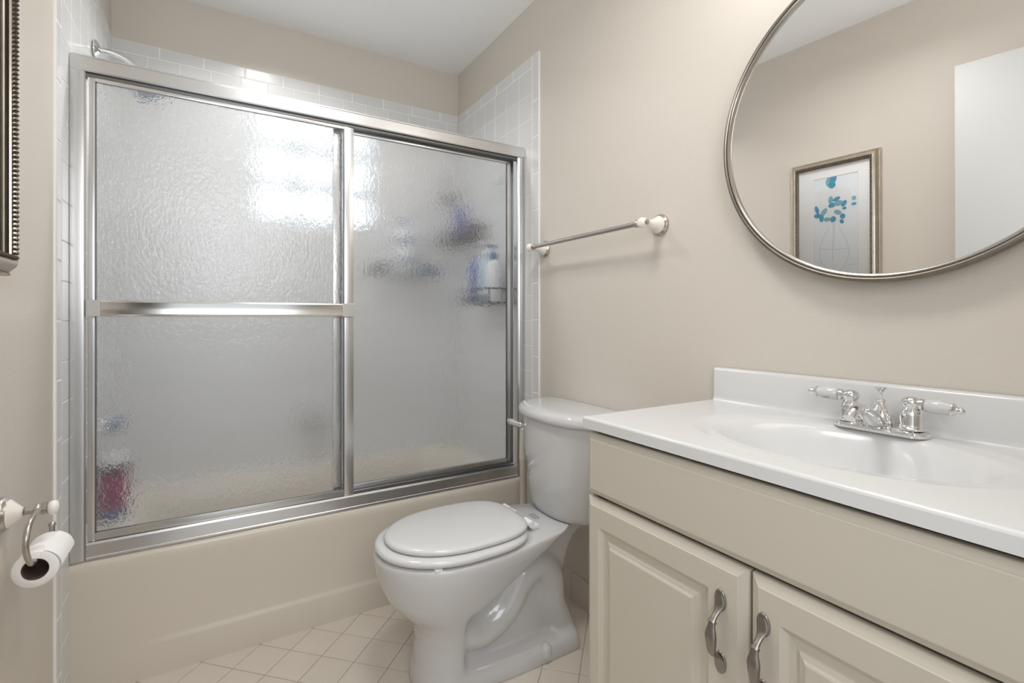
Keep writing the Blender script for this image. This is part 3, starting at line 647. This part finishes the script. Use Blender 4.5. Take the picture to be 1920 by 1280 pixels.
# ------------------------------------------------------------------ towel bar
tw = thing('towel_bar', (XR, 1.37, 1.366), 'chrome towel bar with cream porcelain posts on the right wall beside the mirror', 'towel bar')
for y in (1.066, 1.684):
    m = MB(); m.lathe([(.0335, 0), (.0335, .004), (.0315, .007), (.0300, .0085), (.0290, .011), (.0275, .013)], (XR + .006, y, 1.366), (-1, 0, 0)); build(m, 'mount_ring', NICKEL, tw, ang=40)
    m = MB(); m.lathe([(.0275, .011), (.0255, .016), (.0190, .026), (.0135, .040), (.0120, .052), (.0130, .060), (.0155, .068), (.0165, .0755), (.0155, .083), (.0125, .089), (.0085, .0915), (.001, .092)], (XR + .006, y, 1.366), (-1, 0, 0)); po = build(m, 'post', PORCW, tw, ang=60); po['label'] = 'cream porcelain post'
    m = MB(); m.lathe([(.0085, .014), (.0085, .018), (.0062, .0195), (.0048, .0195), (.0040, .0215), (.001, .022)], (XR + .006 - .0755, y, 1.366), (0, -1 if y < 1.3 else 1, 0)); build(m, 'button', NICKEL, tw, ang=40)
xb_ = XR + .006 - .0755
m = MB(); m.tube([(xb_, 1.098, 1.366), (xb_, 1.652, 1.366)], .0080, 18)
for s_, y in ((1, 1.078), (-1, 1.672)): m.lathe([(.0062, 0), (.0095, .002), (.0068, .005), (.0110, .009), (.0118, .013), (.0110, .017), (.0085, .020), (.0090, .022), (.0080, .024)], (xb_, y, 1.366), (0, s_, 0))
build(m, 'bar', NICKEL, tw, ang=40)

# ------------------------------------------------------------------ framed botanical print on the left wall
WXL = XL - .006
PY0, PY1, PZ0, PZ1 = .903, 1.285, 1.158, 1.839
WX2 = WXL + .010
pic = thing('framed_picture', (WXL, (PY0 + PY1) / 2, PZ0), 'framed vase print with blue leaves on the left wall, also seen in the mirror', 'picture')
def rect(d_, h): return [(WX2 + h, PY0 + d_, PZ0 + d_), (WX2 + h, PY1 - d_, PZ0 + d_), (WX2 + h, PY1 - d_, PZ1 - d_), (WX2 + h, PY0 + d_, PZ1 - d_)]
pr = [(0, -.0095), (0, .012), (.0015, .0145), (.004, .0155), (.006, .0145), (.009, .019), (.015, .027), (.020, .0315), (.0245, .033), (.0275, .032), (.0285, .028), (.0355, .027), (.0365, .024)]
m = MB(); m.rings([rect(*p) for p in pr], cap0=False, cap1=False); build(m, 'frame', GOLD, pic, ang=25)
m = MB(); m.rings([rect(*p) for p in [(.0365, .012), (.0365, .0185), (.0380, .0185), (.0392, .0165), (.0392, .012)]], cap0=False, cap1=False); build(m, 'inner_lip', GOLD, pic, ang=25)
m = MB(); d_ = .032; st = .0085
def bead(y, z, along):
    r1, r2_ = .0052, .0032
    a = (r1 * .55 + .0016, r2_) if along == 'z' else (r2_, r1)
    m.ball((WX2 + .0325, y, z), .0046, 8, (1, .95 if along == 'z' else .62, .62 if along == 'z' else .95))
for k_ in range(int((PZ1 - PZ0 - 2 * d_) / st) + 1):
    for y in (PY0 + d_, PY1 - d_): bead(y, PZ0 + d_ + k_ * st, 'z')
for k_ in range(int((PY1 - PY0 - 2 * d_) / st) + 1):
    for z in (PZ0 + d_, PZ1 - d_): bead(PY0 + d_ + k_ * st, z, 'y')
build(m, 'rope_moulding', ROPE, pic)
m = MB()   # tiny beads on the outer edge
for k_ in range(int((PZ1 - PZ0) / .006)):
    for y in (PY0 + .004, PY1 - .004): m.ball((WX2 + .0155, y, PZ0 + .003 + k_ * .006), .0024, 6)
for k_ in range(int((PY1 - PY0) / .006)):
    for z in (PZ0 + .004, PZ1 - .004): m.ball((WX2 + .0155, PY0 + .003 + k_ * .006, z), .0024, 6)
build(m, 'beaded_edge', GOLD, pic)
m = MB(); R0 = rect(.0385, .012); iy0, iy1, iz0, iz1 = .990, 1.180, 1.252, 1.751
R1 = [(WX2 + .012, iy0, iz0), (WX2 + .012, iy1, iz0), (WX2 + .012, iy1, iz1), (WX2 + .012, iy0, iz1)]
R2 = [(WX2 + .0105, p[1] + (.0012 if p[1] < 1.1 else -.0012), p[2] + (.0012 if p[2] < 1.5 else -.0012)) for p in R1]
m.rings([[(WX2 + .004, p[1], p[2]) for p in R0], R0, R1, R2], cap0=False, cap1=False); build(m, 'mat_board', MAT, pic, sm=False)
m = MB(); hx = WX2 + .0095
m.box(WX2 + .006, hx, iy0, iy1, iz0, iz1)
def ell(yc, zc, a, c, r_, mi_, h):
    m.mi = mi_; P = []
    for j in range(18):
        t = 2 * pi * j / 18; u_, v_ = a * cos(t), c * sin(t); P.append((hx + h, yc - (u_ * cos(-r_) - v_ * sin(-r_)), zc + (u_ * sin(-r_) + v_ * cos(-r_))))
    m.add(P, [tuple(range(18))])
LV = [(1.1119, 1.7286, 0.0151, 0.0228, 0), (1.0941, 1.7366, 0.014, 0.022, 0.3), (1.0995, 1.7109, 0.0162, 0.0168, 0), (1.1051, 1.6401, 0.0108, 0.018, 0.1), (1.0799, 1.64, 0.017, 0.0096, -0.4), (1.0987, 1.6137, 0.0173, 0.012, -0.2), (1.072, 1.6189, 0.0186, 0.0132, -0.2), (1.0484, 1.6133, 0.0104, 0.0165, 0.5), (1.0469, 1.5906, 0.0094, 0.0071, 0), (1.0074, 1.6311, 0.0092, 0.0104, 0), (1.0074, 1.6038, 0.011, 0.007, 0), (1.1655, 1.6007, 0.0086, 0.0213, -0.3), (1.1352, 1.5853, 0.011, 0.0213, 0.6), (1.1631, 1.5717, 0.0157, 0.011, 0.1), (1.1453, 1.5566, 0.0101, 0.0171, 0.0), (1.0747, 1.576, 0.0177, 0.0106, 0.5), (1.0538, 1.5535, 0.0114, 0.013, 0), (1.058, 1.5294, 0.0083, 0.0118, -0.5), (1.1194, 1.5482, 0.0162, 0.0098, 0.1), (1.0945, 1.5453, 0.0127, 0.0142, 0.2)]
for (a, c, e) in ((1.09, 1.675, .034), (1.05, 1.665, .030), (1.13, 1.63, .034), (1.035, 1.63, .026), (1.10, 1.585, .030), (1.06, 1.59, .02), (1.145, 1.67, .024)): ell(a, c, e, e * .85, .3, 3, .0001 + a * .0002)
for i, l in enumerate(LV): ell(*l, 1 if i % 3 else 2, .0004 + .00004 * i)
def line(P, w_=.0010):
    m.mi = 4; P = curve_pts([(0, a, c) for a, c in P], 5); V = []
    for i, p in enumerate(P):
        t = (P[min(i + 1, len(P) - 1)] - P[max(i - 1, 0)]).normalized(); q_ = Vector((0, -t.z, t.y)) * w_
        V += [(hx + .0003, p.y + q_.y, p.z + q_.z), (hx + .0003, p.y - q_.y, p.z - q_.z)]
    m.add(V, [(2 * i, 2 * i + 1, 2 * i + 3, 2 * i + 2) for i in range(len(P) - 1)])
line([(1.1124, 1.5091), (1.1372, 1.4582), (1.1529, 1.4114), (1.153, 1.3687), (1.1403, 1.331), (1.1049, 1.2978), (1.0728, 1.2954), (1.0439, 1.3226), (1.0294, 1.374), (1.0334, 1.4154), (1.0514, 1.4647), (1.0696, 1.5087)])
line([(1.0962, 1.5307), (1.0947, 1.4706), (1.0981, 1.4052), (1.095, 1.34)]); line([(1.0882, 1.5294), (1.0894, 1.452), (1.0938, 1.4047)]); line([(1.1529, 1.4083), (1.0885, 1.3993), (1.0308, 1.3987)]); line([(1.18, 1.318), (1.15, 1.319)]); line([(1.03, 1.321), (.992, 1.322)])
build(m, 'print', [PRINT, LEAFA, LEAFB, PETAL, LINE], pic, sm=False)
build(MB().box(WX2 + .0145, WX2 + .0165, PY0 + .0395, PY1 - .0395, PZ0 + .0395, PZ1 - .0395), 'glass_pane', PGLASS, pic, sm=False)

# ------------------------------------------------------------------ toilet paper holder and roll
tp = thing('toilet_paper_holder', (XL - .006, 1.318, .70), 'nickel and porcelain toilet paper holder on the left wall beside the tub', 'toilet paper holder')
py, pz = 1.332, .697
m = MB(); m.lathe([(.034, 0), (.034, .004), (.0320, .008), (.0300, .010), (.0285, .013)], (WXL, py, pz), (1, 0, 0)); build(m, 'mount_ring', NICKEL, tp, ang=40)
m = MB(); m.lathe([(.0285, .011), (.0265, .015), (.019, .022), (.012, .029), (.0085, .033)], (WXL, py, pz), (1, 0, 0)); q_ = build(m, 'porcelain_cone', PORCW, tp, ang=60); q_['label'] = 'cream porcelain cone'
m = MB(); m.lathe([(.0075, .032), (.009, .034), (.0065, .036), (.0065, .048), (.0115, .050), (.0120, .054), (.0105, .056), (.0105, .063), (.0120, .065), (.0120, .068), (.0085, .070)], (WXL, py, pz), (1, 0, 0)); build(m, 'neck', NICKEL, tp, ang=40)
m = MB(); m.lathe([(.007, .069), (.0120, .071), (.0145, .076), (.0135, .082), (.008, .086), (.001, .087)], (WXL, py, pz), (1, 0, 0)); q_ = build(m, 'end_knob', PORCW, tp, ang=60); q_['label'] = 'cream porcelain end knob'
ax = WXL + .060
RZ = .596   # roll axis height
m = MB(); m.tube(curve_pts([(ax, py - .004, pz + .002), (ax, py - .03, pz + .005), (ax, 1.262, pz + .002), (ax, 1.240, .684), (ax, 1.232, .662), (ax, 1.242, .638), (ax, 1.268, RZ + .0185), (ax, 1.300, RZ + .0145), (ax, 1.36, RZ + .0140), (ax, 1.392, RZ + .0165), (ax, 1.404, RZ + .028), (ax, 1.405, RZ + .040)], 6), .0050, 14); m.ball((ax, 1.405, RZ + .044), .0066, 14); build(m, 'arm', NICKEL, tp, ang=60)
ro = thing('toilet_paper_roll', (ax, 1.34, RZ), 'partly used white toilet paper roll hanging on the holder, beside the tub', 'toilet paper roll')
y0, y1 = 1.288, 1.392; ro_r, ri = .0345, .0200
m = MB(); A3 = lambda r_, y: [(ax + r_ * cos(2 * pi * j / 48), y, RZ - .0009 + r_ * sin(2 * pi * j / 48)) for j in range(48)]
m.rings([A3(ri + .0006, y0), A3(ro_r - .001, y0), A3(ro_r, y0 + .001), A3(ro_r, y1 - .001), A3(ro_r - .001, y1), A3(ri + .0006, y1), A3(ri + .0006, y0)], cap0=False, cap1=False); build(m, 'paper', PAPER, ro, ang=50)
m = MB(); m.rings([A3(ri + .0004, y0 + .0004), A3(ri + .0004, y1 - .0004), A3(ri - .0004, y1 - .0004), A3(ri - .0004, y0 + .0004), A3(ri + .0004, y0 + .0004)], cap0=False, cap1=False); build(m, 'cardboard_core', CARD, ro, ang=50)
m = MB(); V = []
for i in range(7):
    a = math.radians(70 - i * 12); rr_ = ro_r + .0006 + .0006 * i
    V += [(ax + rr_ * cos(a), y0 + .001, RZ + rr_ * sin(a)), (ax + rr_ * cos(a), y1 + .001 * (i % 2), RZ + rr_ * sin(a))]
m.add(V, [(2 * i, 2 * i + 1, 2 * i + 3, 2 * i + 2) for i in range(6)]); build(m, 'loose_sheet', PAPER, ro)

# ------------------------------------------------------------------ lamps out of frame: vanity bar over the mirror, ceiling dome
vl = thing('vanity_light', (XR, .45, 2.07), 'vanity light bar with round bulbs on the wall above the mirror', 'lamp')
build(MB().box(XR - .030, XR + .003, .15, .75, 2.02, 2.12, .006), 'back_plate', CHROME, vl)
for y in (.225, .375, .525, .675):
    m = MB(); m.lathe([(.020, 0), (.022, .012), (.016, .018)], (XR - .030, y, 2.07), (-1, 0, 0)); s_ = build(m, 'socket', CHROME, vl)
    m = MB(); m.ball((XR - .082, y, 2.07), .036, 20); build(m, 'bulb', BULB, s_)
cl = thing('ceiling_light', (.40, .84, ZC), 'flush white dome light on the ceiling', 'lamp')
m = MB(); m.lathe([(.15, 0), (.15, .02), (.14, .022)], (.40, .84, ZC), (0, 0, -1), 40); build(m, 'base', WHITEP, cl)
m = MB(); m.lathe([(.14, .021), (.138, .035), (.11, .055), (.06, .070), (.001, .075)], (.40, .84, ZC), (0, 0, -1), 40); build(m, 'dome', BULB, cl)

rl = thing('shower_fill_fixture', (.20, 2.02, ZC), 'small round fill light added in the ceiling above the tub, out of view', 'lamp')  # invented fixture, put out of view to carry the added tub fill
m = MB(); m.lathe([(.065, .004), (.065, 0), (.090, 0), (.090, .005), (.065, .008)], (.20, 2.02, ZC), (0, 0, -1), 40); build(m, 'trim_ring', WHITEP, rl)
m = MB(); m.lathe([(.064, .0), (.064, .004), (.001, .004)], (.20, 2.02, ZC), (0, 0, -1), 40); build(m, 'lens', BULB, rl)
